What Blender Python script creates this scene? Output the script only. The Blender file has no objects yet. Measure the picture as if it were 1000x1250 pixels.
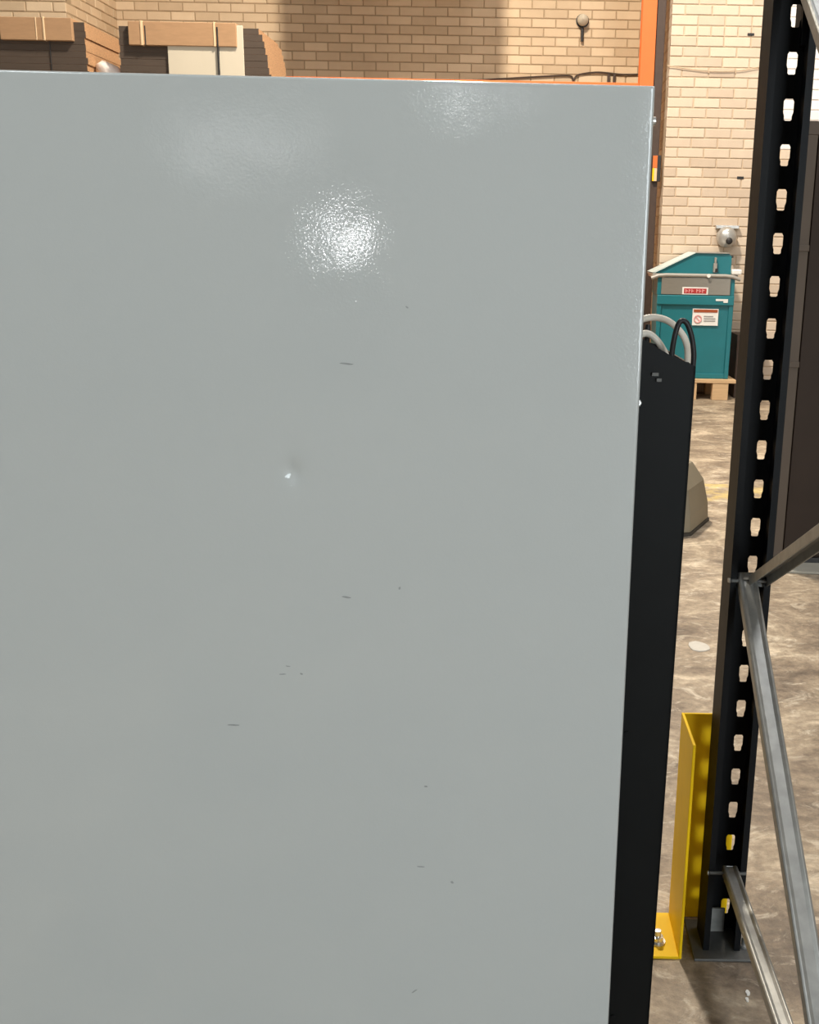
import bpy, bmesh, math, random
from mathutils import Matrix, Vector

random.seed(7)
scene = bpy.context.scene
C = scene.collection

# ------------------------------------------------------------------ camera
cam_data = bpy.data.cameras.new('camera')
cam_data.sensor_fit = 'HORIZONTAL'
cam_data.sensor_width = 36.0
cam_data.lens = 1312.0 / 1000.0 * 36.0
cam_data.shift_x = -0.12
cam_data.clip_start = 0.02
cam_data.clip_end = 200
cam = bpy.data.objects.new('camera', cam_data)
C.objects.link(cam)
_n = Vector((522.0 - 620.0, -(5686.0 - 625.0), -1312.0)).normalized()   # straight down, in camera axes
_up = -_n
_f = Vector((0, 0, -1)); _f = (_f - _up * _f.dot(_up)).normalized()
_r = _f.cross(_up)
cam.matrix_world = Matrix.Translation((0, 0, 1.45)) @ Matrix((_r, _f, _up)).to_4x4()
scene.camera = cam

# ------------------------------------------------------------------ world, light, exposure
scene.view_settings.view_transform = 'Standard'
scene.view_settings.look = 'None'
scene.view_settings.gamma = 1.0
scene.view_settings.use_curve_mapping = False
scene.view_settings.exposure = 0.0
world = bpy.data.worlds.new('world'); scene.world = world
world.use_nodes = True
world.node_tree.nodes['Background'].inputs[0].default_value = (0.75, 0.85, 1.0, 1)
world.node_tree.nodes['Background'].inputs[1].default_value = 0.5


def area_light(name, loc, rot, sx, sy, power, color, shape='RECTANGLE', parent=None):
    d = bpy.data.lights.new(name, 'AREA')
    d.shape = shape; d.size = sx; d.size_y = sy
    d.energy = power; d.color = color
    o = bpy.data.objects.new(name, d)
    C.objects.link(o)
    o.location = loc; o.rotation_euler = rot
    o.parent = parent
    return o


# added daylight from an unseen roller door behind the camera, to light the panel
area_light('added_rear_daylight', (4.3, -7.95, 2.1), (math.radians(90), 0, 0), 4.2, 4.0, 590, (0.86, 0.95, 1.0))
# added fill just under the closed ceiling, for unseen roof lights
area_light('roof_fill_front', (-3.0, -2.0, 6.9), (0, 0, 0), 1.2, 5.0, 260, (0.90, 0.97, 1.0))
area_light('roof_fill_middle', (2.6, 3.2, 6.9), (0, 0, 0), 1.0, 3.0, 170, (0.97, 0.98, 1.0))

LAMP_KEY = 620
LAMP_RIGHT = 80
GLINT_GLOW = 40.0


# ------------------------------------------------------------------ materials
def new_mat(name):
    m = bpy.data.materials.new(name)
    m.use_nodes = True
    return m, m.node_tree.nodes, m.node_tree.links, m.node_tree.nodes['Principled BSDF']


def setp(b, **kw):
    names = dict(rough='Roughness', metal='Metallic', spec='Specular IOR Level', coat='Coat Weight',
                 coat_rough='Coat Roughness')
    for k, v in kw.items():
        b.inputs[names[k]].default_value = v


def simple(name, col, rough=0.5, metal=0.0, var=0.12, scale=12.0, bump=0.0, bump_scale=60.0, stretch=(1, 1, 1), **kw):
    """paint / metal / plastic: a colour with a fine noise variation and an optional relief"""
    m, N, L, b = new_mat(name)
    setp(b, rough=rough, metal=metal, **kw)
    tc = N.new('ShaderNodeTexCoord')
    mp = N.new('ShaderNodeMapping'); mp.inputs['Scale'].default_value = stretch
    L.new(tc.outputs['Object'], mp.inputs[0])
    nz = N.new('ShaderNodeTexNoise'); nz.inputs['Scale'].default_value = scale; nz.inputs['Detail'].default_value = 4
    L.new(mp.outputs[0], nz.inputs['Vector'])
    r = N.new('ShaderNodeMix'); r.data_type = 'RGBA'
    r.inputs[6].default_value = tuple(c * (1 - var) for c in col) + (1,)
    r.inputs[7].default_value = tuple(min(1, c * (1 + var)) for c in col) + (1,)
    L.new(nz.outputs[0], r.inputs[0])
    L.new(r.outputs[2], b.inputs['Base Color'])
    if bump:
        n2 = N.new('ShaderNodeTexNoise'); n2.inputs['Scale'].default_value = bump_scale; n2.inputs['Detail'].default_value = 3
        L.new(mp.outputs[0], n2.inputs['Vector'])
        bp = N.new('ShaderNodeBump'); bp.inputs['Strength'].default_value = bump; bp.inputs['Distance'].default_value = 0.01
        L.new(n2.outputs[0], bp.inputs['Height'])
        L.new(bp.outputs[0], b.inputs['Normal'])
    return m


def brick_mat(name, lo, hi, rough=0.9):
    m, N, L, b = new_mat(name)
    setp(b, rough=rough, spec=0.25)
    a = N.new('ShaderNodeAttribute'); a.attribute_name = 'tone'
    o = N.new('ShaderNodeAttribute'); o.attribute_name = 'tone'; o.attribute_type = 'OBJECT'
    s = N.new('ShaderNodeMath'); s.operation = 'ADD'
    L.new(a.outputs['Fac'], s.inputs[0]); L.new(o.outputs['Fac'], s.inputs[1])
    g = N.new('ShaderNodeNewGeometry')
    nz = N.new('ShaderNodeTexNoise'); nz.inputs['Scale'].default_value = 9.0; nz.inputs['Detail'].default_value = 5
    L.new(g.outputs['Position'], nz.inputs['Vector'])
    k = N.new('ShaderNodeMath'); k.operation = 'MULTIPLY_ADD'; k.inputs[1].default_value = 0.5
    L.new(nz.outputs[0], k.inputs[0]); 
    k2 = N.new('ShaderNodeMath'); k2.operation = 'MULTIPLY_ADD'; k2.inputs[1].default_value = 0.75; k2.inputs[2].default_value = -0.12
    L.new(s.outputs[0], k2.inputs[0]); L.new(k2.outputs[0], k.inputs[2])
    r = N.new('ShaderNodeMix'); r.data_type = 'RGBA'
    r.inputs[6].default_value = lo + (1,); r.inputs[7].default_value = hi + (1,)
    L.new(k.outputs[0], r.inputs[0]); L.new(r.outputs[2], b.inputs['Base Color'])
    n2 = N.new('ShaderNodeTexNoise'); n2.inputs['Scale'].default_value = 70.0
    L.new(g.outputs['Position'], n2.inputs['Vector'])
    bp = N.new('ShaderNodeBump'); bp.inputs['Strength'].default_value = 0.25; bp.inputs['Distance'].default_value = 0.004
    L.new(n2.outputs[0], bp.inputs['Height']); L.new(bp.outputs[0], b.inputs['Normal'])
    return m


def floor_mat():
    m, N, L, b = new_mat('worn_concrete')
    g = N.new('ShaderNodeNewGeometry')
    mp = N.new('ShaderNodeMapping'); mp.inputs['Scale'].default_value = (1.0, 1.5, 1.0)
    L.new(g.outputs['Position'], mp.inputs[0])

    def noise(sc, det, vec, rgh=0.6, dist=0.0):
        n = N.new('ShaderNodeTexNoise'); n.inputs['Scale'].default_value = sc; n.inputs['Detail'].default_value = det
        n.inputs['Roughness'].default_value = rgh; n.inputs['Distortion'].default_value = dist
        L.new(vec, n.inputs['Vector']); return n.outputs[0]

    def ramp(src, stops):
        r = N.new('ShaderNodeValToRGB')
        while len(r.color_ramp.elements) < len(stops): r.color_ramp.elements.new(0.5)
        for e, (p, c) in zip(r.color_ramp.elements, stops):
            e.position = p; e.color = c + (1,) if len(c) == 3 else c
        L.new(src, r.inputs[0]); return r.outputs[0]

    base = ramp(noise(2.6, 8, mp.outputs[0], 0.68, 0.6),
                [(0.30, (0.125, 0.096, 0.072)), (0.43, (0.24, 0.186, 0.136)), (0.54, (0.375, 0.302, 0.222)), (0.66, (0.66, 0.56, 0.43))])
    fine = ramp(noise(38, 6, g.outputs['Position'], 0.7), [(0.35, (0.62, 0.60, 0.58)), (0.7, (1.12, 1.10, 1.06))])
    mul = N.new('ShaderNodeMix'); mul.data_type = 'RGBA'; mul.blend_type = 'MULTIPLY'; mul.inputs[0].default_value = 1.0
    L.new(base, mul.inputs[6]); L.new(fine, mul.inputs[7])
    # dry scuffed patches of lighter dust
    dust = ramp(noise(6.5, 7, mp.outputs[0], 0.75, 1.2), [(0.54, (0, 0, 0)), (0.68, (1, 1, 1))])
    mx = N.new('ShaderNodeMix'); mx.data_type = 'RGBA'
    dm = N.new('ShaderNodeMath'); dm.operation = 'MULTIPLY'; dm.inputs[1].default_value = 0.8
    L.new(dust, dm.inputs[0]); L.new(dm.outputs[0], mx.inputs[0])
    L.new(mul.outputs[2], mx.inputs[6]); mx.inputs[7].default_value = (0.66, 0.58, 0.46, 1)
    sp = N.new('ShaderNodeSeparateXYZ'); L.new(g.outputs['Position'], sp.inputs[0])
    # worn yellow floor line
    w1 = N.new('ShaderNodeMath'); w1.operation = 'COMPARE'; w1.inputs[1].default_value = 6.15; w1.inputs[2].default_value = 0.22
    L.new(sp.outputs['Y'], w1.inputs[0])
    wn = ramp(noise(7, 6, g.outputs['Position'], 0.7), [(0.42, (0, 0, 0)), (0.58, (1, 1, 1))])
    w2 = N.new('ShaderNodeMath'); w2.operation = 'MULTIPLY'; L.new(w1.outputs[0], w2.inputs[0]); L.new(wn, w2.inputs[1])
    w3 = N.new('ShaderNodeMath'); w3.operation = 'MULTIPLY'; w3.inputs[1].default_value = 0.65; L.new(w2.outputs[0], w3.inputs[0])
    mx3 = N.new('ShaderNodeMix'); mx3.data_type = 'RGBA'
    L.new(w3.outputs[0], mx3.inputs[0]); L.new(mx.outputs[2], mx3.inputs[6]); mx3.inputs[7].default_value = (0.62, 0.46, 0.14, 1)
    L.new(mx3.outputs[2], b.inputs['Base Color'])
    rr = N.new('ShaderNodeMapRange'); rr.inputs[3].default_value = 0.35; rr.inputs[4].default_value = 0.7
    L.new(noise(4, 5, g.outputs['Position']), rr.inputs[0]); L.new(rr.outputs[0], b.inputs['Roughness'])
    bp = N.new('ShaderNodeBump'); bp.inputs['Strength'].default_value = 0.35; bp.inputs['Distance'].default_value = 0.01
    L.new(noise(55, 6, g.outputs['Position'], 0.7), bp.inputs['Height']); L.new(bp.outputs[0], b.inputs['Normal'])
    return m


def panel_mat():
    """gloss pale-grey powder coat with a fine orange-peel relief"""
    m, N, L, b = new_mat('grey_gloss_enamel')
    setp(b, rough=0.55, spec=0.3, coat=1.0, coat_rough=0.045)
    g = N.new('ShaderNodeNewGeometry')
    nz = N.new('ShaderNodeTexNoise'); nz.inputs['Scale'].default_value = 3.2; nz.inputs['Detail'].default_value = 3
    L.new(g.outputs['Position'], nz.inputs['Vector'])
    r = N.new('ShaderNodeMix'); r.data_type = 'RGBA'
    r.inputs[6].default_value = (0.412, 0.434, 0.428, 1); r.inputs[7].default_value = (0.430, 0.449, 0.440, 1)
    L.new(nz.outputs[0], r.inputs[0]); L.new(r.outputs[2], b.inputs['Base Color'])
    n2 = N.new('ShaderNodeTexNoise'); n2.inputs['Scale'].default_value = 300.0; n2.inputs['Detail'].default_value = 2
    L.new(g.outputs['Position'], n2.inputs['Vector'])
    n3 = N.new('ShaderNodeTexNoise'); n3.inputs['Scale'].default_value = 14.0; n3.inputs['Detail'].default_value = 1
    L.new(g.outputs['Position'], n3.inputs['Vector'])
    b1 = N.new('ShaderNodeBump'); b1.inputs['Strength'].default_value = 0.085; b1.inputs['Distance'].default_value = 0.0010
    L.new(n2.outputs[0], b1.inputs['Height'])
    b2 = N.new('ShaderNodeBump'); b2.inputs['Strength'].default_value = 0.035; b2.inputs['Distance'].default_value = 0.012
    L.new(n3.outputs[0], b2.inputs['Height']); L.new(b1.outputs[0], b2.inputs['Normal'])
    L.new(b2.outputs[0], b.inputs['Coat Normal'])
    L.new(b2.outputs[0], b.inputs['Normal'])
    return m


def emit_mat(name, col, strength):
    m, N, L, b = new_mat(name)
    b.inputs['Base Color'].default_value = (0.8, 0.8, 0.8, 1)
    b.inputs['Emission Color'].default_value = col + (1,)
    b.inputs['Emission Strength'].default_value = strength
    return m


M = dict(
    brick=brick_mat('cream_brick', (0.55, 0.405, 0.265), (0.76, 0.585, 0.40)),
    brick_pale=brick_mat('pale_cream_brick', (0.55, 0.435, 0.335), (0.72, 0.595, 0.47)),
    brick_white=brick_mat('white_brick', (0.86, 0.82, 0.79), (0.93, 0.90, 0.87), 0.6),  # whiter brick tone for the upper far-right wall
    mortar=simple('mortar', (0.40, 0.29, 0.18), 0.95, var=0.2, scale=30),
    mortar_pale=simple('mortar_pale', (0.56, 0.43, 0.30), 0.95, var=0.2, scale=30),
    mortar_white=simple('mortar_white', (0.66, 0.60, 0.56), 0.8, var=0.08, scale=20),
    floor=floor_mat(),
    panel=panel_mat(),
    plain_wall=simple('rendered_wall', (0.42, 0.40, 0.37), 0.9, var=0.1, scale=1.0),
    ceiling=simple('roof_sheet', (0.42, 0.42, 0.42), 0.7, var=0.06, scale=1.5),
    black=simple('black_powder_coat', (0.0035, 0.0042, 0.0044), 0.5, var=0.25, scale=25, spec=0.13),
    black_rack=simple('black_rack_enamel', (0.0065, 0.007, 0.008), 0.5, var=0.35, scale=14, bump=0.03, spec=0.10),
    rubber=simple('black_rubber', (0.010, 0.010, 0.011), 0.45, var=0.1, scale=40, spec=0.35),
    hose=simple('grey_hose', (0.66, 0.60, 0.51), 0.45, var=0.15, scale=30),
    galv=simple('galvanised_steel', (0.34, 0.34, 0.325), 0.48, metal=0.8, var=0.3, scale=45, bump=0.06, bump_scale=30, stretch=(1, 1, 1)),
    zinc=simple('zinc_bolt', (0.72, 0.72, 0.70), 0.3, metal=0.9, var=0.1, scale=60),
    foot=simple('dusty_foot_plate', (0.10, 0.10, 0.095), 0.6, var=0.5, scale=30, metal=0.2),
    tag=simple('grey_tag', (0.22, 0.22, 0.205), 0.6, var=0.5, scale=45),
    yellow=simple('yellow_guard_paint', (0.88, 0.56, 0.004), 0.5, var=0.14, scale=9, bump=0.04, bump_scale=25, spec=0.2),
    orange=simple('orange_paint', (0.66, 0.150, 0.024), 0.5, var=0.1, scale=6),
    dark_brown=simple('dark_brown_paint', (0.060, 0.036, 0.026), 0.6, var=0.3, scale=18),
    teal=simple('teal_paint', (0.010, 0.165, 0.20), 0.42, var=0.12, scale=8),
    steel=simple('brushed_steel', (0.30, 0.28, 0.245), 0.42, metal=0.5, var=0.12, scale=20, stretch=(1, 1, 14)),
    pale_teal=simple('pale_slope_teal', (0.62, 0.72, 0.70), 0.4, var=0.06, scale=10),  # paler teal for the lid's sloping face
    rim=simple('pale_rim', (0.36, 0.34, 0.31), 0.45, metal=0.2, var=0.12, scale=20),
    white=simple('white_plastic', (0.84, 0.83, 0.80), 0.5, var=0.05, scale=20),
    red=simple('red_print', (0.42, 0.03, 0.03), 0.5, var=0.1, scale=30),
    rust=simple('orange_red_print', (0.36, 0.075, 0.02), 0.5, var=0.1, scale=30),
    pink=simple('pink_print', (0.75, 0.36, 0.36), 0.5, var=0.1, scale=30),
    ink=simple('grey_print', (0.30, 0.30, 0.30), 0.6, var=0.1, scale=30),
    dark=simple('dark_plastic', (0.018, 0.016, 0.016), 0.5, var=0.2, scale=30),
    kraft=simple('kraft_cardboard', (0.40, 0.235, 0.125), 0.9, var=0.14, scale=16, stretch=(1, 1, 4)),
    kraft_edge=simple('cut_cardboard_edge', (0.44, 0.25, 0.125), 0.95, var=0.6, scale=30, bump=0.25, bump_scale=50, stretch=(1, 1, 9)),
    carton_dark=simple('dark_brown_carton', (0.072, 0.050, 0.036), 0.85, var=0.22, scale=9, stretch=(1, 1, 5)),
    paper=simple('off_white_board', (0.58, 0.51, 0.40), 0.8, var=0.05, scale=6),
    wrap=simple('clear_wrap_bundle', (0.86, 0.76, 0.70), 0.3, var=0.08, scale=25),
    tape=simple('pale_tape', (0.70, 0.50, 0.30), 0.4, var=0.05, scale=10),
    wood=simple('pallet_timber', (0.62, 0.42, 0.235), 0.85, var=0.2, scale=10, stretch=(1, 9, 9)),
    bronze=simple('brown_steel_door', (0.030, 0.019, 0.013), 0.6, var=0.25, scale=5, spec=0.2),
    bronze_light=simple('brown_steel_frame', (0.092, 0.070, 0.053), 0.6, var=0.12, scale=8, spec=0.25),
    concrete=simple('pale_concrete', (0.30, 0.28, 0.235), 0.9, var=0.2, scale=12),
    concrete_white=simple('grubby_white_paper', (0.50, 0.47, 0.42), 0.8, var=0.1, scale=60),
    tub=simple('beige_moulding', (0.23, 0.195, 0.135), 0.5, var=0.15, scale=6),
    tub_edge=simple('dark_rubber_edge', (0.05, 0.04, 0.03), 0.7),
    scuff=simple('grey_scuff', (0.25, 0.265, 0.26), 0.7, var=0.3, scale=300),
    aluminium=simple('grey_alloy', (0.50, 0.49, 0.47), 0.35, metal=0.6, var=0.2, scale=30),
    glow=emit_mat('added_glint_pane', (0.97, 0.98, 1.0), GLINT_GLOW),  # panes added only to be mirrored in the cabinet's gloss
    glow_high=emit_mat('added_high_glint_pane', (0.97, 0.98, 1.0), 16.0),
    glow_dim=emit_mat('added_dim_glint_pane', (0.95, 0.98, 1.0), 1.7),
    lamp_glow=emit_mat('lamp_diffuser', (1.0, 0.90, 0.74), 3.0),
)


# ------------------------------------------------------------------ mesh helpers
class MB:
    def __init__(s):
        s.v = []; s.f = []; s.m = []

    def add(s, verts, faces, mi=0):
        o = len(s.v)
        s.v += [tuple(p) for p in verts]
        for f in faces:
            s.f.append(tuple(i + o for i in f)); s.m.append(mi)
        return s

    def box(s, x0, x1, y0, y1, z0, z1, mi=0):
        v = [(x, y, z) for z in (z0, z1) for y in (y0, y1) for x in (x0, x1)]
        return s.add(v, [(0, 2, 3, 1), (4, 5, 7, 6), (0, 1, 5, 4), (2, 6, 7, 3), (0, 4, 6, 2), (1, 3, 7, 5)], mi)

    def prism(s, poly, axis, a, b, mi=0):
        """poly: outline in the plane across `axis` ('x': (y,z), 'y': (x,z), 'z': (x,y)), swept from a to b"""
        def p(u, w, t):
            return {'x': (t, u, w), 'y': (u, t, w), 'z': (u, w, t)}[axis]
        n = len(poly)
        v = [p(u, w, a) for u, w in poly] + [p(u, w, b) for u, w in poly]
        fs = [tuple(range(n))[::-1], tuple(range(n, 2 * n))]
        fs += [(i, (i + 1) % n, n + (i + 1) % n, n + i) for i in range(n)]
        return s.add(v, fs, mi)

    def loft(s, rings, mi=0, caps=True):
        n = len(rings[0]); v = [p for r in rings for p in r]; fs = []
        for k in range(len(rings) - 1):
            for i in range(n):
                j = (i + 1) % n
                fs.append((k * n + i, k * n + j, (k + 1) * n + j, (k + 1) * n + i))
        if caps:
            fs.append(tuple(range(n))[::-1]); fs.append(tuple(range((len(rings) - 1) * n, len(rings) * n)))
        return s.add(v, fs, mi)

    def tube(s, pts, r, n=10, mi=0):
        pts = [Vector(p) for p in pts]; rings = []
        up = Vector((0.13, 0.2, 1)).normalized()
        for i, p in enumerate(pts):
            d = (pts[min(i + 1, len(pts) - 1)] - pts[max(i - 1, 0)]).normalized()
            a = d.cross(up)
            if a.length < 1e-3: a = d.cross(Vector((1, 0, 0)))
            a.normalize(); b = d.cross(a)
            rr = r[i] if isinstance(r, (list, tuple)) else r
            rings.append([p + (a * math.cos(2 * math.pi * k / n) + b * math.sin(2 * math.pi * k / n)) * rr for k in range(n)])
        return s.loft(rings, mi)

    def lathe(s, prof, c, axis='z', n=16, mi=0):
        rings = []
        for r, t in prof:
            ring = []
            for k in range(n):
                a = 2 * math.pi * k / n
                u, w = r * math.cos(a), r * math.sin(a)
                q = {'z': (u, w, t), 'y': (u, t, w), 'x': (t, u, w)}[axis]
                ring.append((c[0] + q[0], c[1] + q[1], c[2] + q[2]))
            rings.append(ring)
        return s.loft(rings, mi)

    def mesh(s, name):
        me = bpy.data.meshes.new(name)
        me.from_pydata(s.v, [], s.f)
        me.polygons.foreach_set('material_index', s.m)
        bm = bmesh.new(); bm.from_mesh(me); bmesh.ops.recalc_face_normals(bm, faces=bm.faces); bm.to_mesh(me); bm.free()
        return me

    def build(s, name, mats, parent=None, bevel=0.0, smooth=None, seg=2):
        me = s.mesh(name)
        return link(name, me, mats, parent, bevel, smooth, seg)


def link(name, me, mats, parent=None, bevel=0.0, smooth=None, seg=2):
    for m in (mats if isinstance(mats, (list, tuple)) else [mats]):
        me.materials.append(M[m] if isinstance(m, str) else m)
    if smooth is not None:
        me.polygons.foreach_set('use_smooth', [True] * len(me.polygons))
        me.set_sharp_from_angle(angle=math.radians(smooth))
    o = bpy.data.objects.new(name, me)
    C.objects.link(o); o.parent = parent
    if bevel:
        b = o.modifiers.new('bevel', 'BEVEL'); b.width = bevel; b.segments = seg; b.limit_method = 'ANGLE'; b.angle_limit = math.radians(40)
    return o


def dup(o, parent=None, loc=None):
    c = o.copy(); C.objects.link(c); c.parent = parent
    if loc is not None: c.location = loc
    return c


def tag(o, label, cat, group=None):
    o['label'] = label; o['category'] = cat
    if group: o['group'] = group
    return o


def thing(name, label, cat, loc=(0, 0, 0), rz=0.0, group=None):
    o = bpy.data.objects.new(name, None); C.objects.link(o)
    o.empty_display_size = 0.1
    o.location = loc; o.rotation_euler = (0, 0, rz)
    return tag(o, label, cat, group)


def struct(o):
    o['kind'] = 'structure'
    return o


def spline(pts, n=8):
    """Catmull-Rom through the points"""
    P = [Vector(p) for p in pts]; P = [P[0] * 2 - P[1]] + P + [P[-1] * 2 - P[-2]]; out = []
    for i in range(1, len(P) - 2):
        for k in range(n):
            t = k / n; a, b, c, d = P[i - 1:i + 3]
            out.append(0.5 * ((2 * b) + (c - a) * t + (2 * a - 5 * b + 4 * c - d) * t * t + (3 * b - a - 3 * c + d) * t ** 3))
    out.append(P[-2]); return out


# ------------------------------------------------------------------ the setting
struct(MB().box(-7.2, 6.6, -8.2, 12.0, -0.15, 0.0).build('floor', 'floor'))
struct(MB().box(-7.2, 6.6, -8.2, 12.0, 7.0, 7.15).build('ceiling', 'ceiling'))
struct(MB().box(-7.2, -7.0, -8.2, 12.0, 0.0, 7.0).build('wall_left', 'plain_wall'))
struct(MB().box(6.4, 6.6, -8.2, 12.0, 0.0, 7.0).build('wall_right', 'plain_wall'))
struct(MB().box(-7.0, 6.4, -8.2, -8.0, 0.0, 7.0).build('wall_rear', 'plain_wall'))

BL, BH, JT = 0.23, 0.076, 0.010      # brick length, height, joint
PROUD = 0.007


def brick_mesh(cache, ln, wd=0.030):
    """one brick face block, front toward -Y, its back-bottom-left corner at the origin"""
    key = round(ln, 3)
    if key in cache: return cache[key]
    e = 0.004
    mb = MB()
    back = [(0, 0, 0), (ln, 0, 0), (ln, 0, BH), (0, 0, BH)]
    mid = [(x, -wd + e, z) for x, _, z in back]
    fr = [(min(max(x, e), ln - e), -wd, min(max(z, e), BH - e)) for x, _, z in back]
    mb.add(back + mid + fr, [(0, 1, 5, 4), (1, 2, 6, 5), (2, 3, 7, 6), (3, 0, 4, 7),
                             (4, 5, 9, 8), (5, 6, 10, 9), (6, 7, 11, 10), (7, 4, 8, 11), (8, 9, 10, 11)])
    cache[key] = mb
    return mb


def brick_wall(name, x0, x1, y, h, mat, mortar, view, rz=0.0, origin=None, header=None, phase=0.0):
    """courses of single bricks on a mortar backing; bricks inside `view` (u0,u1,z0,z1) are objects of their own"""
    L = x1 - x0
    w = struct(MB().box(0, L, 0, 0.2, 0, h).build(name, mortar))
    w.location = origin if origin else (x0, y, 0); w.rotation_euler = (0, 0, rz)
    cache, meshes = {}, {}
    rest = MB(); tones = []
    row = 0; z = 0.005
    while z + BH < h:
        mod = (BL + JT) if row != header else (BL + JT) / 2
        ln0 = mod - JT
        off = phase - (0 if row % 2 == 0 else (BL + JT) / 2)
        u = off - mod
        while u < L:
            a, b = max(u, 0.0), min(u + ln0, L)
            if b - a > 0.02:
                ln = b - a
                t = random.random()
                mb = brick_mesh(cache, ln)
                yo = PROUD and (0.030 - PROUD) + random.uniform(-0.0015, 0.0015)
                if view and view[0] < a + ln / 2 < view[1] and view[2] < z + BH / 2 < view[3]:
                    k = round(ln, 3)
                    if k not in meshes:
                        me = mb.mesh('brick'); me.materials.append(M[mat]); meshes[k] = me
                    o = bpy.data.objects.new('brick', meshes[k]); C.objects.link(o)
                    o.parent = w; o.location = (a, yo, z + random.uniform(-0.001, 0.001)); o['tone'] = t
                else:
                    n0 = len(rest.f)
                    rest.add([(p[0] + a, p[1] + yo, p[2] + z) for p in mb.v], mb.f)
                    tones += [t] * (len(rest.f) - n0)
            u += mod
        row += 1; z += BH + JT
    if rest.f:
        o = rest.build('brickwork', mat, w)
        at = o.data.attributes.new('tone', 'FLOAT', 'FACE'); at.data.foreach_set('value', tones)
        o['kind'] = 'stuff'
    return w


# recess, then the piers that flank it
brick_wall('wall_back', -4.0, 1.40, 11.6, 7.0, 'brick', 'mortar', (0.0, 5.40, 2.80, 3.72), phase=0.07)
pier_l = brick_wall('wall_back_left', -7.0, -3.993, 10.3, 7.0, 'brick', 'mortar', (2.0, 3.2, 2.9, 3.5), phase=0.017)
brick_wall('wall_back_left_return', 0, 1.3, 0, 7.0, 'brick', 'mortar', (0.0, 1.3, 2.9, 3.62), rz=math.radians(90), origin=(-4.0, 10.306, 0))
brick_wall('wall_back_right', 1.373, 2.26, 10.35, 7.0, 'brick_pale', 'mortar_pale', (-0.1, 1.0, 0.0, 3.5), header=37, phase=0.0)
brick_wall('wall_back_right_return', 0, 1.244, 0, 7.0, 'brick_pale', 'mortar_pale', (0.9, 1.3, 1.0, 3.55), rz=math.radians(-90), origin=(1.38, 11.6, 0))
brick_wall('wall_back_white', 2.26, 6.4, 10.35, 4.764, 'brick_white', 'mortar_white', (0.0, 0.75, 0.0, 1.4), origin=(2.26, 10.35, 2.236), phase=0.05)
brick_wall('wall_back_dado', 2.26, 6.4, 10.35, 2.236, 'brick_pale', 'mortar_pale', (0.0, 0.75, 0.6, 2.23), phase=0.05)

# rear wall, out of view: glowing door and windows added for highlights on the cabinet
dr = struct(MB().box(-1.35, -0.45, -8.0, -7.96, 0.0, 2.1).build('added_door_1', 'bronze_light', bevel=0.004))
MB().prism([(-0.81 + 0.19 * math.cos(2 * math.pi * k / 24), 1.375 + 0.115 * math.sin(2 * math.pi * k / 24)) for k in range(24)], 'y', -7.962, -7.952).build('pane', 'glow', dr)
MB().box(-0.60, -0.56, -7.96, -7.90, 1.00, 1.12).build('handle', 'zinc', dr)
for i, (xc, zc, w, hh) in enumerate(((0.24, 2.665, 0.30, 0.11), (0.77, 2.675, 0.12, 0.07)), 1):
    wn = struct(MB().box(xc - w / 2 - .04, xc + w / 2 + .04, -8.0, -7.97, zc - hh / 2 - .04, zc + hh / 2 + .04).build('added_window_%d' % i, 'white'))
    MB().box(xc - w / 2, xc + w / 2, -7.972, -7.962, zc - hh / 2, zc + hh / 2).build('pane', 'glow_high', wn)
wn = struct(MB().box(-2.40, -1.05, -8.0, -7.97, 1.92, 2.44).build('added_window_3', 'white'))  # added to give a faint pale reflection in the grey panel
MB().box(-2.34, -1.11, -7.972, -7.962, 1.98, 2.38).build('pane', 'glow_dim', wn)
rd = struct(MB().box(2.1, 2.2, -8.0, -7.85, 0, 4.2).box(6.3, 6.4, -8.0, -7.85, 0, 4.2).box(2.1, 6.4, -8.0, -7.7, 4.1, 4.6).build('added_door_2', 'aluminium'))  # frame for the added rear daylight, out of view


# high-bay lamps hung from the roof: the light over the back wall comes from these
def high_bay(label, loc, power, size=0.45):
    t = thing('high_bay_lamp', label, 'lamp', loc, group='high-bay lamps under the roof')
    MB().lathe([(0.05, 0.42), (0.09, 0.36), (0.12, 0.22), (0.27, 0.02), (0.28, 0.0), (0.26, 0.0), (0.10, 0.20), (0.06, 0.34)], (0, 0, 0), n=24).build('reflector', 'aluminium', t, smooth=50)
    MB().lathe([(0.012, 7.0 - loc[2]), (0.012, 0.40)], (0, 0, 0), n=8).build('stem', 'dark', t)
    area_light('lamp_light', (0, 0, -0.02), (0, 0, 0), size, size, power, (1.0, 0.90, 0.75), 'DISK', t)
    return t


high_bay('high-bay lamp hung from the roof in front of the brick recess', (-0.4, 7.0, 6.3), LAMP_KEY)
high_bay('high-bay lamp hung from the roof above the teal machine', (2.4, 9.0, 6.3), LAMP_RIGHT)

# unseen box added above the frame to shade the middle of the recess wall
au = thing('shade_box', 'large grey box hung out of view, added to shade the recess wall', 'added shade box', (-1.03, 10.6, 3.62))
MB().box(-0.84, 0.84, -0.2, 0.2, 0.0, 1.5).build('casing', 'aluminium', au, bevel=0.01)
for k in range(9):
    MB().box(-0.74, 0.74, -0.225, -0.2, 0.22 + k * 0.13, 0.27 + k * 0.13).build('box_slat', 'rim', au)
for sx in (-0.7, 0.7):
    MB().box(sx - 0.012, sx + 0.012, -0.012, 0.012, 1.5, 3.38).build('hanger_rod', 'zinc', au)

# ------------------------------------------------------------------ the grey cabinet (fills the picture)
CAB_W, CAB_D, CAB_H = 0.92, 0.62, 1.615
YAW = math.atan2(0.030, 0.729)
cab = thing('steel_cabinet', 'pale grey gloss-painted steel cabinet filling the foreground, black cable box on its side', 'cabinet', (0.158, 1.30, 0.0), YAW)
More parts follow.
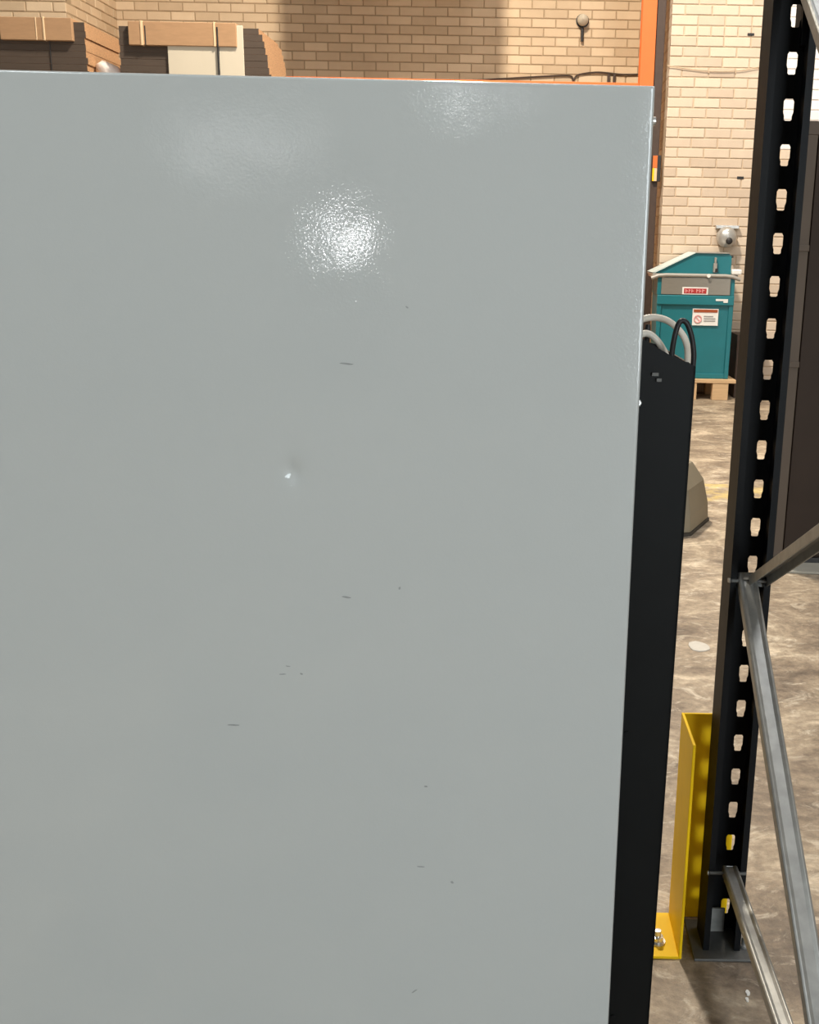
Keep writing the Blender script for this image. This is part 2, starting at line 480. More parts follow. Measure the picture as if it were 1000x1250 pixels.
# local axes: x = 0 at the right edge, the cabinet runs to -CAB_W; y = 0 is the face toward the camera
MB().box(-CAB_W + 0.004, -0.012, 0.022, CAB_D, 0.06, CAB_H - 0.006).build('body', 'panel', cab, bevel=0.004)
MB().box(-CAB_W + 0.03, -0.03, 0.04, CAB_D - 0.03, 0.0, 0.06).build('plinth', 'black', cab)


def side_panel():
    """pressed sheet-metal face: folded rounded rim and one small dent"""
    du, dz = -0.4216, 1.1625
    def axis(lo, hi, c, step, fine, span):
        s = {lo, hi}
        v = lo
        while v < hi: s.add(round(v, 5)); v += step
        v = c - span
        while v < c + span: s.add(round(v, 5)); v += fine
        r = 0.0032                                 # rounded rim
        for e, sg in ((lo, 1), (hi, -1)):
            for k in (0.15, 0.4, 0.7, 1.0, 1.4): s.add(round(e + sg * r * k, 5))
        out = sorted(s); keep = [out[0]]
        for q in out[1:]:
            if q - keep[-1] > 0.0006: keep.append(q)
        keep[-1] = hi
        return keep
    U = axis(-CAB_W, 0.0, du, 0.05, 0.0014, 0.028)
    Z = axis(0.05, CAB_H, dz, 0.05, 0.0014, 0.034)
    def prof(d, r=0.0032):
        d = max(0.0, min(d, r)); q = 1 - d / r
        return r - r * math.sqrt(max(0.0, 1 - q * q)) if q > 0 else 0.0
    v = []
    for z in Z:
        for u in U:
            y = prof(min(u + CAB_W, -u)) + prof(min(z - 0.05, CAB_H - z))
            a, b = (u - du) / 0.0095, (z - dz) / 0.0130
            ar, br = a * 0.97 - b * 0.24, a * 0.24 + b * 0.97
            y += 0.0028 * math.exp(-(ar * ar + br * br))
            y += 0.0010 * math.exp(-((a * 0.45) ** 2 + (b * 0.45) ** 2))
            v.append((u, min(y, 0.012), z))
    n = len(U); fs = [(j * n + i, j * n + i + 1, (j + 1) * n + i + 1, (j + 1) * n + i) for j in range(len(Z) - 1) for i in range(n - 1)]
    # folded returns behind the rim
    mb = MB().add(v, fs)
    b0 = len(v)
    edge = [i for i in range(n)] + [j * n + n - 1 for j in range(1, len(Z))] + [(len(Z) - 1) * n + i for i in range(n - 2, -1, -1)] + [j * n for j in range(len(Z) - 2, 0, -1)]
    mb.v += [(v[i][0], 0.024, v[i][2]) for i in edge]
    for k in range(len(edge)):
        k2 = (k + 1) % len(edge)
        mb.f.append((edge[k2], edge[k], b0 + k, b0 + k2)); mb.m.append(0)
    return mb


side_panel().build('side_panel', 'panel', cab, smooth=50)

# scuffs in the enamel: thin rubbed marks (u from the right edge, height, length, thickness, tilt)
for u, z, ln, th, tl in ((0.3543, 1.2958, 0.017, 0.0022, 0.05), (0.3599, 1.0018, 0.012, 0.0024, 0.1), (0.5091, 0.8259, 0.016, 0.0022, 0.0),
                         (0.4434, 0.897, 0.009, 0.0016, 0.0), (0.4194, 0.8975, 0.004, 0.0022, 0.6), (0.2666, 0.617, 0.011, 0.0018, 0.1),
                         (0.2819, 1.3634, 0.004, 0.0022, 0.8), (0.2928, 1.0142, 0.003, 0.0045, 0.0), (0.2243, 0.5928, 0.005, 0.0030, 0.5),
                         (0.2761, 0.4199, 0.010, 0.0018, -0.6), (0.2599, 0.7373, 0.005, 0.0022, 0.2), (0.436, 0.908, 0.006, 0.0012, 0.2)):
    n = 10; pts = []
    for k in range(n):
        a = 2 * math.pi * k / n
        x, w = ln / 2 * math.cos(a), th / 2 * math.sin(a) * (1 + 0.3 * math.cos(a * 2 + u * 40))
        pts.append((-u + x * math.cos(tl) + w * math.sin(tl), z - x * math.sin(tl) + w * math.cos(tl)))
    MB().prism(pts, 'y', -0.00025, 0.0004).build('scuff', 'scuff', cab)

# black folded-steel cable box on the cabinet's right-hand side, open at the top
x1t, x1b = 0.0725, 0.0605
front = [(-0.006, 0.045), (x1b, 0.045), (x1t, 1.295), (0.037, 1.310), (-0.006, 1.334)]
bx = MB()
bx.prism(front, 'y', 0.030, 0.033)                                           # front sheet with sloped rim
bx.prism([(-0.006, 0.045), (x1b, 0.045), (x1t, 1.295), (-0.006, 1.315)], 'y', 0.29, 0.293)
bx.add([(x1b, 0.030, 0.045), (x1b, 0.293, 0.045), (x1t, 0.293, 1.295), (x1t, 0.030, 1.295),
        (x1b - 0.003, 0.030, 0.045), (x1b - 0.003, 0.293, 0.045), (x1t - 0.003, 0.293, 1.295), (x1t - 0.003, 0.030, 1.295)],
       [(0, 1, 2, 3), (4, 7, 6, 5), (0, 3, 7, 4), (1, 5, 6, 2), (3, 2, 6, 7), (0, 4, 5, 1)])
bx.box(-0.006, x1b, 0.030, 0.293, 0.042, 0.045)
cb = bx.build('cable_box', 'black', cab)
MB().lathe([(0.0055, 0.029), (0.0055, 0.0265), (0.004, 0.0245), (0.0, 0.0245)], (0.0016, 0, 1.2495), 'y', 14).build('screw', 'zinc', cb, smooth=40)
for zz in (0.35, 0.8):
    MB().lathe([(0.0035, 0.030), (0.0035, 0.0285), (0.0, 0.0285)], (0.010, 0, zz), 'y', 10).build('screw', 'black', cb, smooth=40)
# small clips moulded on the box rim
MB().box(0.018, 0.026, 0.026, 0.030, 1.283, 1.287).box(0.024, 0.030, 0.026, 0.030, 1.276, 1.280).build('clip', 'foot', cb)
# bolt head that stands out of the cabinet's side near the top
MB().lathe([(0.003, -0.012), (0.003, 0.001), (0.0052, 0.001), (0.0052, 0.006), (0.0, 0.007)], (0.004, 0.05, 1.582), 'x', 12).build('bolt', 'zinc', cab, smooth=40)


def local(p):
    d = Vector((p[0] - 0.158, p[1] - 1.30, p[2])); c, s = math.cos(-YAW), math.sin(-YAW)
    return (d.x * c - d.y * s, d.x * s + d.y * c, d.z)


h1 = [(0.150, 1.40, 1.330), (0.161, 1.38, 1.344), (0.168, 1.38, 1.3485), (0.182, 1.38, 1.3505), (0.198, 1.38, 1.3465), (0.212, 1.38, 1.336), (0.222, 1.38, 1.322), (0.227, 1.385, 1.300), (0.226, 1.39, 1.24), (0.22, 1.39, 1.10)]
MB().tube(spline([local(p) for p in h1]), 0.0043, 12).build('hose', 'hose', cab, smooth=60)
h2 = [(0.150, 1.37, 1.320), (0.160, 1.36, 1.329), (0.169, 1.36, 1.332), (0.177, 1.36, 1.329), (0.186, 1.36, 1.320), (0.194, 1.36, 1.307), (0.199, 1.362, 1.290), (0.202, 1.365, 1.22), (0.20, 1.37, 1.10)]
MB().tube(spline([local(p) for p in h2]), 0.0043, 12).build('hose', 'hose', cab, smooth=60)
lp = [(0.1985, 1.340, 1.24), (0.199, 1.337, 1.302), (0.2005, 1.335, 1.327), (0.2045, 1.335, 1.345), (0.2095, 1.335, 1.3505), (0.216, 1.335, 1.346), (0.2225, 1.336, 1.330), (0.2262, 1.337, 1.310), (0.2265, 1.338, 1.290), (0.226, 1.34, 1.22)]
MB().tube(spline([local(p) for p in lp]), [0.0034] * 81, 12).build('cable_loop', 'rubber', cab, smooth=60)
MB().tube([local(p) for p in ((0.166, 1.40, 1.33), (0.1655, 1.40, 1.352), (0.166, 1.40, 1.360))], [0.004, 0.005, 0.0035], 10).build('cable_plug', 'rubber', cab, smooth=60)
MB().tube([local(p) for p in ((0.172, 1.375, 1.30), (0.1725, 1.375, 1.334), (0.173, 1.375, 1.342))], [0.003, 0.0042, 0.003], 10).build('cable_plug', 'rubber', cab, smooth=60)

# ------------------------------------------------------------------ pallet-rack frame
rack = thing('pallet_rack', 'black slotted pallet-rack frame with galvanised braces, standing right of the cabinet', 'rack', (0.465, 2.025, 0.0))
UW, UD, UH, TH = 0.076, 0.075, 2.75, 0.0022


def slot_outline(cx, cz):
    """tear-drop rack slot: wide above, narrower below"""
    w1, w2 = 0.0092, 0.0070
    return [(cx - w1 * 0.7, cz + 0.0185), (cx + w1 * 0.7, cz + 0.0185), (cx + w1, cz + 0.014), (cx + w1, cz - 0.004),
            (cx + w2, cz - 0.011), (cx + w2, cz - 0.0165), (cx + w2 * 0.7, cz - 0.0185), (cx - w2 * 0.7, cz - 0.0185),
            (cx - w2, cz - 0.0165), (cx - w2, cz - 0.011), (cx - w1, cz - 0.004), (cx - w1, cz + 0.014)]


def upright_mesh(pitch, z_first):
    """lipped channel: web with two columns of slots at y = 0, flanges toward -Y (inside of the frame)"""
    bm = bmesh.new()

    def face(pts): return bm.faces.new([bm.verts.new(p) for p in pts])
    hw = UW / 2
    z = z_first
    while z - pitch > 0.02: z -= pitch
    zs = []
    while z < UH - 0.03: zs.append(z); z += pitch
    zprev = 0.0
    for i, zc in enumerate(zs):
        za, zb = zprev, (zs[i + 1] + zc) / 2 if i + 1 < len(zs) else UH
        zprev = zb
        for sx, xa, xb in ((-1, -hw, 0.0), (1, 0.0, hw)):
            cx = sx * 0.0185
            h = slot_outline(cx, zc)                       # clockwise from top-left
            TL, TR, BR, BLc = (xa, zb), (xb, zb), (xb, za), (xa, za)
            for q in ([TL, TR, h[1], h[0]], [TR, h[2], h[1]], [TR, BR, h[5], h[4], h[3], h[2]], [BR, h[6], h[5]], [BR, BLc, h[7], h[6]],
                      [BLc, h[8], h[7]], [BLc, TL, h[11], h[10], h[9], h[8]], [TL, h[0], h[11]]):
                face([(p[0], 0.0, p[1]) for p in q])
    for s in (-1, 1):
        a = s * hw
        prof = [(a, 0.0), (a, -UD), (a - s * 0.012, -UD)]
        for (p, q) in zip(prof, prof[1:]):
            face([(p[0], p[1], 0), (q[0], q[1], 0), (q[0], q[1], UH), (p[0], p[1], UH)])
    bmesh.ops.remove_doubles(bm, verts=bm.verts, dist=0.00005)
    bmesh.ops.recalc_face_normals(bm, faces=bm.faces)
    me = bpy.data.meshes.new('upright'); bm.to_mesh(me); bm.free()
    return me


up = link('upright', upright_mesh(0.0767, 1.748), 'black_rack', rack)
sm = up.modifiers.new('thickness', 'SOLIDIFY'); sm.thickness = TH; sm.offset = 0
NEAR = -0.98                                                  # the frame's other upright, nearer the camera
up2 = dup(up, rack, (0, NEAR, 0)); up2.rotation_euler = (0, 0, math.pi)


def foot_plate(y, s):
    f = MB().box(-0.062, 0.062, min(y - s * 0.105, y + s * 0.03), max(y - s * 0.105, y + s * 0.03), 0.0, 0.006).build('foot_plate', 'foot', rack, bevel=0.002)
    MB().box(-0.024, 0.016, y - s * 0.010 - 0.002, y - s * 0.010 + 0.002, 0.006, 0.062).build('lug', 'tag', f)
    MB().lathe([(0.011, 0.006), (0.011, 0.012), (0.006, 0.013), (0.006, 0.028), (0.0, 0.029)], (0.050, y - s * 0.06, 0), 'z', 12).build('anchor_bolt', 'galv', f, smooth=40)
    return f


foot_plate(0.0, 1); foot_plate(NEAR, -1)


def brace(p, q, w=0.036, d=0.020, roll=0):
    """C-section strut from p to q in the frame's y-z plane; open side down"""
    p, q = Vector(p), Vector(q); d_ = (q - p).normalized(); x = Vector((1, 0, 0)); n = x.cross(d_)
    if n.z < 0: n = -n
    t = 0.0025
    sec = [(-w / 2, -d), (-w / 2, -0.001), (-w / 2 + 0.004, 0.0015), (-w / 2 + 0.010, -0.002), (w / 2 - 0.010, -0.002), (w / 2 - 0.004, 0.0015), (w / 2, -0.001), (w / 2, -d), (w / 2 - t, -d), (w / 2 - t, -t), (-w / 2 + t, -t), (-w / 2 + t, -d)]
    rings = [[e + x * a + n * b for a, b in sec] for e in (p, q)]
    o = MB().loft(rings).build('brace', 'galv', rack, bevel=0.0012)
    for e in (p + d_ * 0.012, q - d_ * 0.012):
        c = e - n * (d * 0.5); c.x = 0.0
        MB().tube([c + x * (-UW / 2 + 0.001), c + x * (UW / 2 - 0.001)], 0.0036, 10).build('spacer_bolt', 'foot', o, smooth=40)
        MB().tube([c + x * (-UW / 2 - 0.004), c + x * (-UW / 2 - 0.001)], 0.0045, 6).build('bolt_head', 'galv', o)
    return o


YF, YN = -0.065, NEAR + 0.065                       # brace ends inside the two channels
brace((0.006, YF, 0.200), (0.008, YN, 0.200), w=0.031)
brace((-0.006, YF, 0.832), (0.0, YN, 0.215))
brace((0.014, YF + 0.004, 0.822), (0.006, YN, 1.262))
brace((0.0, YN, 1.30), (0.0, YF, 1.92))
# beam hooked on the far side, running away to the right
MB().box(0.044, 2.66, 0.002, 0.042, 1.793, 1.893).build('beam', 'black_rack', rack, bevel=0.003)
MB().box(0.028, 0.044, -0.012, 0.042, 1.775, 1.905).build('beam_connector', 'black_rack', rack, bevel=0.002)
up3 = dup(up, rack, (2.70, 0, 0))

# yellow upright guard bolted to the floor round the rack foot
gd = thing('upright_guard', 'bright yellow steel guard bolted to the floor around the rack foot', 'rack guard', (0.372, 1.926, 0.0))
MB().box(0.0, 0.006, 0.0, 0.150, 0.0, 0.486).build('side_plate', 'yellow', gd, bevel=0.0015)
MB().prism([(0.006, 0.0), (0.126, 0.0), (0.126, 0.20), (0.108, 0.27), (0.108, 0.486), (0.006, 0.486)], 'y', 0.144, 0.150).build('back_plate', 'yellow', gd, bevel=0.0015)
for xa in (-0.072,):
    fl = MB().box(xa, xa + 0.072, 0.0, 0.150, 0.0, 0.006).build('foot_flange', 'yellow', gd, bevel=0.0012)
    MB().lathe([(0.017, 0.006), (0.017, 0.009), (0.012, 0.009), (0.012, 0.020), (0.007, 0.021), (0.007, 0.034), (0.0, 0.035)], (xa + 0.034, 0.048, 0), 'z', 12).build('anchor_bolt', 'zinc', fl, smooth=40)

# ------------------------------------------------------------------ brown steel cupboard, right background
cb2 = thing('steel_partition', 'tall dark brown steel partition with a lighter frame, far right behind the rack', 'partition', (1.20, 4.73, 0.0))
MB().box(0.0, 1.60, 0.012, 0.060, 0.035, 1.925).build('core', 'bronze', cb2, bevel=0.003)
MB().box(0.0, 0.060, -0.010, 0.012, 0.035, 1.870).build('frame_stile', 'bronze_light', cb2, bevel=0.003)
MB().box(1.54, 1.60, -0.010, 0.012, 0.035, 1.870).build('frame_stile', 'bronze_light', cb2, bevel=0.003)
MB().box(0.0, 1.60, -0.010, 0.012, 1.870, 1.925).build('frame_head', 'bronze_light', cb2, bevel=0.003)
for zz in (1.40, 0.905):
    MB().box(-0.001, 0.062, -0.016, -0.008, zz, zz + 0.026).build('frame_strap', 'bronze_light', cb2, bevel=0.002)
for k in (0, 1):
    dd = MB().box(0.066 + k * 0.736, 0.066 + k * 0.736 + 0.728, -0.002, 0.012, 0.045, 1.862).build('infill_panel', 'bronze', cb2, bevel=0.003)
MB().box(0.03, 1.57, 0.0, 0.055, 0.0, 0.035).build('plinth', 'dark', cb2)
st = struct(MB().prism([(1.22, 4.60), (2.9, 4.42), (2.9, 4.73), (1.22, 4.73)], 'z', 0.0, 0.012).build('trim_1', 'concrete', bevel=0.004))

# ------------------------------------------------------------------ beige tub on the floor behind the black box
tb = thing('plastic_tub', 'beige faceted plastic tub upside down on the floor, peeping past the black box', 'tub', (0.82, 5.42, 0.0), math.radians(-25))
def ring(hw, hd, ch, z):
    return [(-hw + ch, -hd, z), (hw - ch, -hd, z), (hw, -hd + ch, z), (hw, hd - ch, z), (hw - ch, hd, z), (-hw + ch, hd, z), (-hw, hd - ch, z), (-hw, -hd + ch, z)]
MB().loft([ring(0.185, 0.22, 0.05, 0.016), ring(0.180, 0.215, 0.05, 0.10), ring(0.155, 0.19, 0.045, 0.225), ring(0.10, 0.135, 0.04, 0.325)]).build('shell', 'tub', tb, bevel=0.006)
MB().loft([ring(0.190, 0.225, 0.05, 0.0), ring(0.190, 0.225, 0.05, 0.016)]).build('rim', 'tub_edge', tb)

# ------------------------------------------------------------------ teal machine on a pallet by the wall
tm = thing('parts_washer', 'teal hopper-shaped machine with sloping lid and steel band by the brick wall', 'machine', (1.66, 9.90, 0.190))
# local: x centre 0 (world 1.66), front at y = 0, z = 0 on the pallet
def frust(xa0, xa1, xb0, xb1, y0, y1, z0, z1, yb=0.0):
    return [[(xa0, y0 + yb, z0), (xa1, y0 + yb, z0), (xa1, y1, z0), (xa0, y1, z0)], [(xb0, y0, z1), (xb1, y0, z1), (xb1, y1, z1), (xb0, y1, z1)]]
MB().loft(frust(-0.33, 0.335, -0.345, 0.340, 0.0, 0.36, 0.0, 0.75, 0.02)).build('body', 'teal', tm, bevel=0.006)
for xa, xb in ((-0.35, -0.305), (0.305, 0.347)):
    MB().loft(frust(xa + 0.012 * (xa < 0), xb - 0.005, xa, xb, -0.012, 0.0, 0.0, 0.75, 0.02)).build('corner_flange', 'teal', tm, bevel=0.003)
MB().box(-0.345, 0.342, 0.006, 0.03, 0.0, 0.045).build('bottom_flange', 'teal', tm, bevel=0.003)
MB().box(-0.350, 0.347, -0.022, 0.0, 0.665, 0.75).build('top_flange', 'teal', tm, bevel=0.006)
MB().box(-0.350, 0.347, 0.0, 0.36, 0.75, 0.93).build('upper_body', 'teal', tm, bevel=0.004)
bd = MB().box(-0.315, 0.305, -0.016, 0.0, 0.755, 0.905).build('steel_band', 'steel', tm, bevel=0.003)
pl = MB().box(-0.126, 0.107, -0.020, -0.016, 0.757, 0.822).build('name_plate', 'white', bd, bevel=0.004)
MB().box(-0.112, 0.092, -0.0225, -0.020, 0.767, 0.812).build('name_plate_print', 'red', bd, bevel=0.003)
MB().box(0.18, 0.29, -0.026, -0.022, 0.705, 0.722).box(0.25, 0.29, -0.026, -0.022, 0.690, 0.706).build('maker_mark', 'white', tm)
wl = MB().box(-0.018, 0.215, -0.006, 0.003, 0.483, 0.632).build('warning_label', 'white', tm)
MB().box(-0.010, 0.207, -0.009, -0.006, 0.600, 0.626).build('warning_header', 'rust', wl)
MB().tube([(0.030 + 0.032 * math.cos(a), -0.008, 0.540 + 0.032 * math.sin(a)) for a in [2 * math.pi * k / 20 for k in range(21)]], 0.006, 6).build('warning_symbol', 'pink', wl)
MB().prism([(0.008, 0.555), (0.016, 0.562), (0.052, 0.525), (0.044, 0.518)], 'y', -0.010, -0.006).build('warning_symbol', 'pink', wl)
for k in range(3):
    MB().box(0.085, 0.19 - 0.02 * (k == 2), -0.009, -0.006, 0.520 + k * 0.020, 0.529 + k * 0.020).build('warning_text', 'ink', wl)
for k, (xa, wd) in enumerate(((-0.098, 0.022), (-0.068, 0.016), (-0.044, 0.020), (0.000, 0.020), (0.026, 0.018), (0.052, 0.022))):
    MB().box(xa, xa + wd * 0.35, -0.0235, -0.0225, 0.774, 0.805).box(xa + wd * 0.35, xa + wd, -0.0235, -0.0225, 0.786 + 0.006 * (k % 2), 0.793 + 0.006 * (k % 2)).build('lettering', 'pink', pl)
# rim round the top, slightly bowed
rp = []
for t in range(13):
    x = -0.41 + 0.80 * t / 12
    rp.append((x, -0.012, 0.925 - 0.030 * (max(0, abs(x + 0.01) - 0.28) / 0.12) ** 2))
MB().tube(rp, 0.017, 10).build('rim', 'rim', tm, smooth=60)
MB().tube([(-0.39, -0.012, 0.91), (-0.38, 0.37, 0.915)], 0.015, 8).build('rim', 'rim', tm, smooth=60)
MB().box(-0.40, 0.37, 0.0, 0.38, 0.922, 0.937).build('rim_tray', 'rim', tm, bevel=0.005)
ld = MB().prism([(-0.385, 0.945), (-0.02, 1.122), (0.285, 1.122), (0.31, 1.09), (0.31, 0.938), (-0.385, 0.938)], 'y', 0.03, 0.40).build('lid', 'teal', tm, bevel=0.006)
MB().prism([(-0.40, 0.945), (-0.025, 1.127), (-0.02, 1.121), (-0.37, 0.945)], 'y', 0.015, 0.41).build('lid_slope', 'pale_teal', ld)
MB().prism([(-0.024, 1.121), (-0.02, 1.1275), (0.286, 1.1275), (0.286, 1.121)], 'y', 0.015, 0.41).build('lid_top', 'rim', ld)
MB().box(0.145, 0.175, -0.012, 0.03, 0.955, 1.035).box(0.152, 0.168, -0.012, 0.03, 1.035, 1.085).build('latch', 'rim', ld, bevel=0.004)
MB().box(0.158, 0.182, -0.020, -0.012, 0.958, 0.99).build('latch_catch', 'dark', ld, bevel=0.003)
MB().tube([(0.30, 0.05, 1.095), (0.325, 0.05, 1.098)], 0.013, 10).build('hinge_knob', 'dark', ld)
MB().box(0.31, 0.40, -0.02, 0.10, 0.937, 0.985).build('white_block', 'white', tm, bevel=0.012)  # small white block at the rim's right end
MB().tube([(0.10, -0.03, 0.925), (0.10, -0.045, 0.925)], 0.017, 10).build('lid_button', 'white', tm)

pt = thing('pallet', 'small raw timber pallet under the teal machine', 'pallet', (1.66, 9.85, 0.0))
for k in range(4):
    MB().box(-0.40, 0.41, 0.0 + k * 0.12, 0.085 + k * 0.12, 0.155, 0.187).build('deck_board', 'wood', pt, bevel=0.002)
for xa in (-0.37, -0.09, 0.20):
    for ya in (0.005, 0.36):
        MB().box(xa, xa + 0.145, ya, ya + 0.085, 0.0, 0.155).build('block', 'wood', pt, bevel=0.003)

tag(MB().box(2.09, 2.34, 10.02, 10.32, 0.0, 0.575).box(2.085, 2.345, 10.015, 10.325, 0.53, 0.585).build('storage_box', 'dark_brown', bevel=0.004),
    'dark brown storage box on the floor, right of the teal machine', 'box')

# round alloy fitting on the pale wall above the machine
wf = thing('wall_siren', 'grey metal round siren on the pale brick wall above the teal machine', 'siren', (1.975, 10.343, 1.455))
MB().box(-0.10, 0.115, -0.055, 0.0, 0.075, 0.105).build('bracket', 'aluminium', wf, bevel=0.004)
MB().lathe([(0.060, 0.0), (0.088, -0.02), (0.095, -0.07), (0.080, -0.115), (0.045, -0.14), (0.0, -0.145)], (0, 0, 0), 'y', 24).build('dome', 'aluminium', wf, smooth=60)
MB().lathe([(0.030, -0.138), (0.030, -0.155), (0.018, -0.165), (0.0, -0.165)], (0.012, 0, -0.035), 'y', 14).build('lens', 'dark', wf, smooth=50)
for i, (x, z) in enumerate(((2.083, 3.205), (2.078, 1.985))):
    tag(MB().box(x - 0.03, x + 0.03, 10.338, 10.35, z - 0.011, z + 0.011).build('wall_vent', 'dark', bevel=0.002),
        ('tiny dark slot vent high on the pale brick wall', 'tiny dark slot vent in the pale brick above the siren')[i], 'vent')

# ------------------------------------------------------------------ steelwork at the recess corner
col = thing('steel_column', 'bright orange steel column at the right corner of the brick recess', 'column', (1.117, 10.40, 0.0))
MB().box(0.0, 0.128, 0.0, 0.012, 0.0, 7.0).build('front_flange', 'orange', col, bevel=0.002)
MB().box(0.062, 0.070, 0.012, 0.128, 0.0, 7.0).build('web', 'orange', col)
MB().box(0.0, 0.128, 0.128, 0.140, 0.0, 7.0).build('back_flange', 'orange', col, bevel=0.002)
MB().box(-0.09, 0.128, -0.06, 0.20, 0.0, 0.012).build('base_plate', 'orange', col)
MB().box(-3.6, 0.0, 0.02, 0.09, 2.69, 2.793).build('rail', 'orange', col, bevel=0.003)
dp = thing('dark_strip', 'narrow dark brown strip between the orange column and the pale brickwork', 'post', (1.2505, 10.42, 0.0))  # narrow dark strip right of the orange flange
MB().box(0.0, 0.078, 0.0, 0.06, 0.0, 7.0).build('shaft', 'dark_brown', dp, bevel=0.004)
sb = thing('switch_box', 'small black switch box with orange and yellow stickers on the dark strip', 'switch', (1.302, 10.415, 2.055))
MB().box(-0.03, 0.045, -0.03, 0.0, -0.115, 0.115).build('case', 'dark', sb, bevel=0.003)
MB().box(-0.030, 0.012, -0.033, -0.03, 0.005, 0.112).build('sticker', 'orange', sb)
MB().box(-0.030, 0.012, -0.033, -0.03, -0.112, 0.002).build('sticker', 'tape', sb)
MB().box(-0.030, -0.014, -0.035, -0.033, -0.112, 0.002).build('sticker', 'yellow', sb)

# fitting and cables on the recess wall
lf = thing('wall_fitting', 'small pale globe fitting with dark stem on the brick recess wall', 'fitting', (0.649, 11.59, 3.49))
MB().lathe([(0.030, 0.0), (0.050, -0.02), (0.056, -0.06), (0.045, -0.10), (0.0, -0.125)], (0, 0, 0.02), 'y', 18).build('globe', 'paper', lf, smooth=60)
MB().lathe([(0.065, 0.0), (0.065, -0.012), (0.05, -0.015)], (0, 0, 0.02), 'y', 18).build('base', 'dark', lf)
MB().tube([(0.0, -0.03, -0.03), (0.0, -0.03, -0.175)], 0.016, 8).build('stem', 'dark', lf)
cl = thing('wall_cable', 'thin dark cable sagging along the recess wall beside the orange column', 'cable', (0, 11.575, 0))
MB().tube(spline([(-1.074, 0, 2.900), (-0.579, 0, 2.924), (-0.085, 0, 2.960), (0.245, 0, 2.984), (0.532, 0, 2.998), (0.575, 0, 2.955), (0.623, 0, 3.006), (0.819, 0, 3.034), (1.067, 0, 3.018), (1.272, 0, 3.022), (1.36, 0, 3.0)]), 0.0085, 6).build('cable', 'dark_brown', cl)
for x in (0.929, 0.986):
    MB().box(x - 0.012, x + 0.012, -0.02, 0.01, 2.86, 3.02).build('clip', 'dark_brown', cl)
tag(MB().tube(spline([(1.352, 10.328, 2.93), (1.5, 10.328, 2.913), (1.728, 10.328, 2.893), (1.977, 10.328, 2.899), (2.166, 10.328, 2.932), (2.25, 10.328, 2.94)]), 0.005, 6).build('thin_cable', 'mortar_pale'),
    'thin tan cable strung across the pale brick wall', 'cable')


# ------------------------------------------------------------------ stacks of flattened cartons
def carton_stack(label, loc, w, d, top, cap, extras, fan):
    t = thing('carton_stack', label, 'cartons', loc, group='tall stacks of flattened cartons')
    z = 0.0; k = 0
    while z < top - 0.001:
        vis = z > top - 0.60
        th = min(0.046 if vis else 0.19, top - z)
        if top - z - th < 0.02: th = top - z
        ox = random.uniform(-0.008, 0.008) if vis else 0
        if fan and vis: ox += fan * (1 - math.sqrt(max(0, 1 - ((z - (top - 0.6)) / 0.62) ** 2))) * -1
        mb = MB().box(-w + random.uniform(0, 0.01), ox, random.uniform(0, 0.002), d + random.uniform(-0.02, 0.02), z, z + th - 0.0012, 1)
        for i, f in enumerate(mb.f):
            p = [mb.v[j] for j in f]
            if max(q[1] for q in p) < 0.01: mb.m[i] = 0                      # printed dark front
        mb.build('carton_bundle', ['carton_dark', 'kraft_edge'], t)
        z += th; k += 1
    for (nm, mt, x0, x1, y0, y1, z0, z1) in extras:
        MB().box(x0, x1, y0, y1, z0, z1).build(nm, mt, t, bevel=0.004)
    return t


PAL = 0.15
def pallet_big(label, loc):
    p = thing('pallet', label, 'pallet', loc)
    for k in range(6):
        MB().box(-1.16, 0.0, 0.0 + k * 0.145, 0.10 + k * 0.145, 0.128, 0.15).build('deck_board', 'wood', p)
    for xa in (-1.16, -0.63, -0.10):
        MB().box(xa, xa + 0.10, 0.0, 0.825, 0.0, 0.128).build('bearer', 'wood', p)
    return p


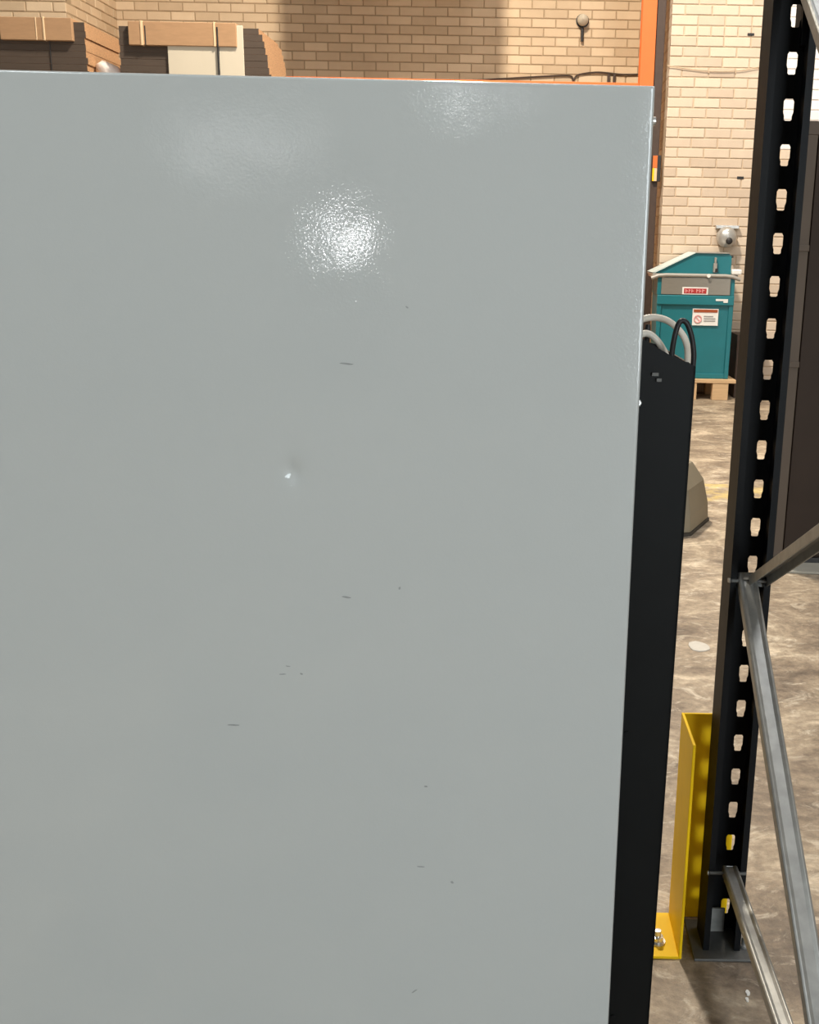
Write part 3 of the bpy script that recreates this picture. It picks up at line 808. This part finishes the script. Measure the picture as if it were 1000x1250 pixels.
pallet_big('timber pallet under the left-hand stack of cartons', (-3.205, 8.58, 0))
pallet_big('timber pallet under the carton stack with the white board', (-1.83, 8.58, 0))
T1, T2 = 2.905 - PAL, 2.885 - PAL
s1 = carton_stack('leftmost tall stack of dark flattened cartons with a kraft cap', (-3.205, 8.60, PAL), 1.14, 0.72, T1, None, [
    ('cap_sheet', 'kraft', -0.62, -0.085, -0.035, 0.50, T1 - 0.135, T1 + 0.022),
    ('tape', 'tape', -0.30, -0.285, -0.040, 0.40, T1 - 0.137, T1 + 0.027),
    ('tape', 'tape', -0.355, -0.345, -0.038, 0.40, T1 - 0.135, T1 + 0.024),
    ('strap', 'dark', -0.272, -0.266, -0.008, 0.0, T1 - 0.60, T1 - 0.135)], 0.0)
s2 = carton_stack('tall stack of dark flattened cartons with kraft cap and white board', (-1.83, 8.60, PAL), 1.135, 0.68, T2, None, [
    ('cap_sheet', 'kraft', -1.045, -0.245, -0.035, 0.50, T2 - 0.135, T2 + 0.028),
    ('tape', 'tape', -0.955, -0.935, -0.040, 0.40, T2 - 0.137, T2 + 0.033),
    ('strap', 'dark', -0.925, -0.915, -0.0375, 0.0, T2 - 0.136, T2 + 0.0),
    ('tape', 'tape', -0.415, -0.40, -0.040, 0.40, T2 - 0.137, T2 + 0.033),
    ('strap', 'dark', -0.392, -0.380, -0.040, 0.0, T2 - 0.60, T2 + 0.0),
    ('white_board', 'paper', -0.765, -0.200, -0.020, -0.004, T2 - 0.62, T2 + 0.015)], 0.14)
wr = MB()
n = 14
rings = []
for j in range(6):
    x = -3.19 + j * 0.042
    rr = (0.02, 0.055, 0.066, 0.060, 0.045, 0.015)[j]
    rings.append([(x, 8.74 + rr * math.cos(2 * math.pi * k / n) * (1 + 0.15 * math.sin(3 * k + j)), 2.615 + rr * math.sin(2 * math.pi * k / n) * (1 + 0.2 * math.cos(2 * k + j)) - 0.012 * j) for k in range(n)])
wr.loft(rings)
wo = wr.build('wrap_bundle', 'wrap', s1, smooth=60)
wo.location = (3.205, -8.60, -PAL)
wo['label'] = 'crumpled whitish plastic wrap'

# ------------------------------------------------------------------ litter on the floor
for i, (x, y, r, lb) in enumerate(((0.707, 3.68, 0.032, 'flat whitish paper scrap on the floor between the cabinet and the rack'),
                                   (0.494, 1.826, 0.0045, 'tiny white chip on the floor just in front of the rack foot'),
                                   (0.489, 1.807, 0.0035, 'smaller white chip nearest the camera by the rack foot'))):
    pts = [(x + r * (1.25 if i == 0 else 1) * math.cos(a) * (0.8 + 0.3 * random.random()), y + r * 1.7 * math.sin(a) * (0.8 + 0.3 * random.random())) for a in [2 * math.pi * k / 11 for k in range(11)]]
    tag(MB().prism(pts, "z", 0.0, 0.003).build("paper_scrap", "white" if i else "concrete_white"), lb, 'scrap', 'litter on the floor')
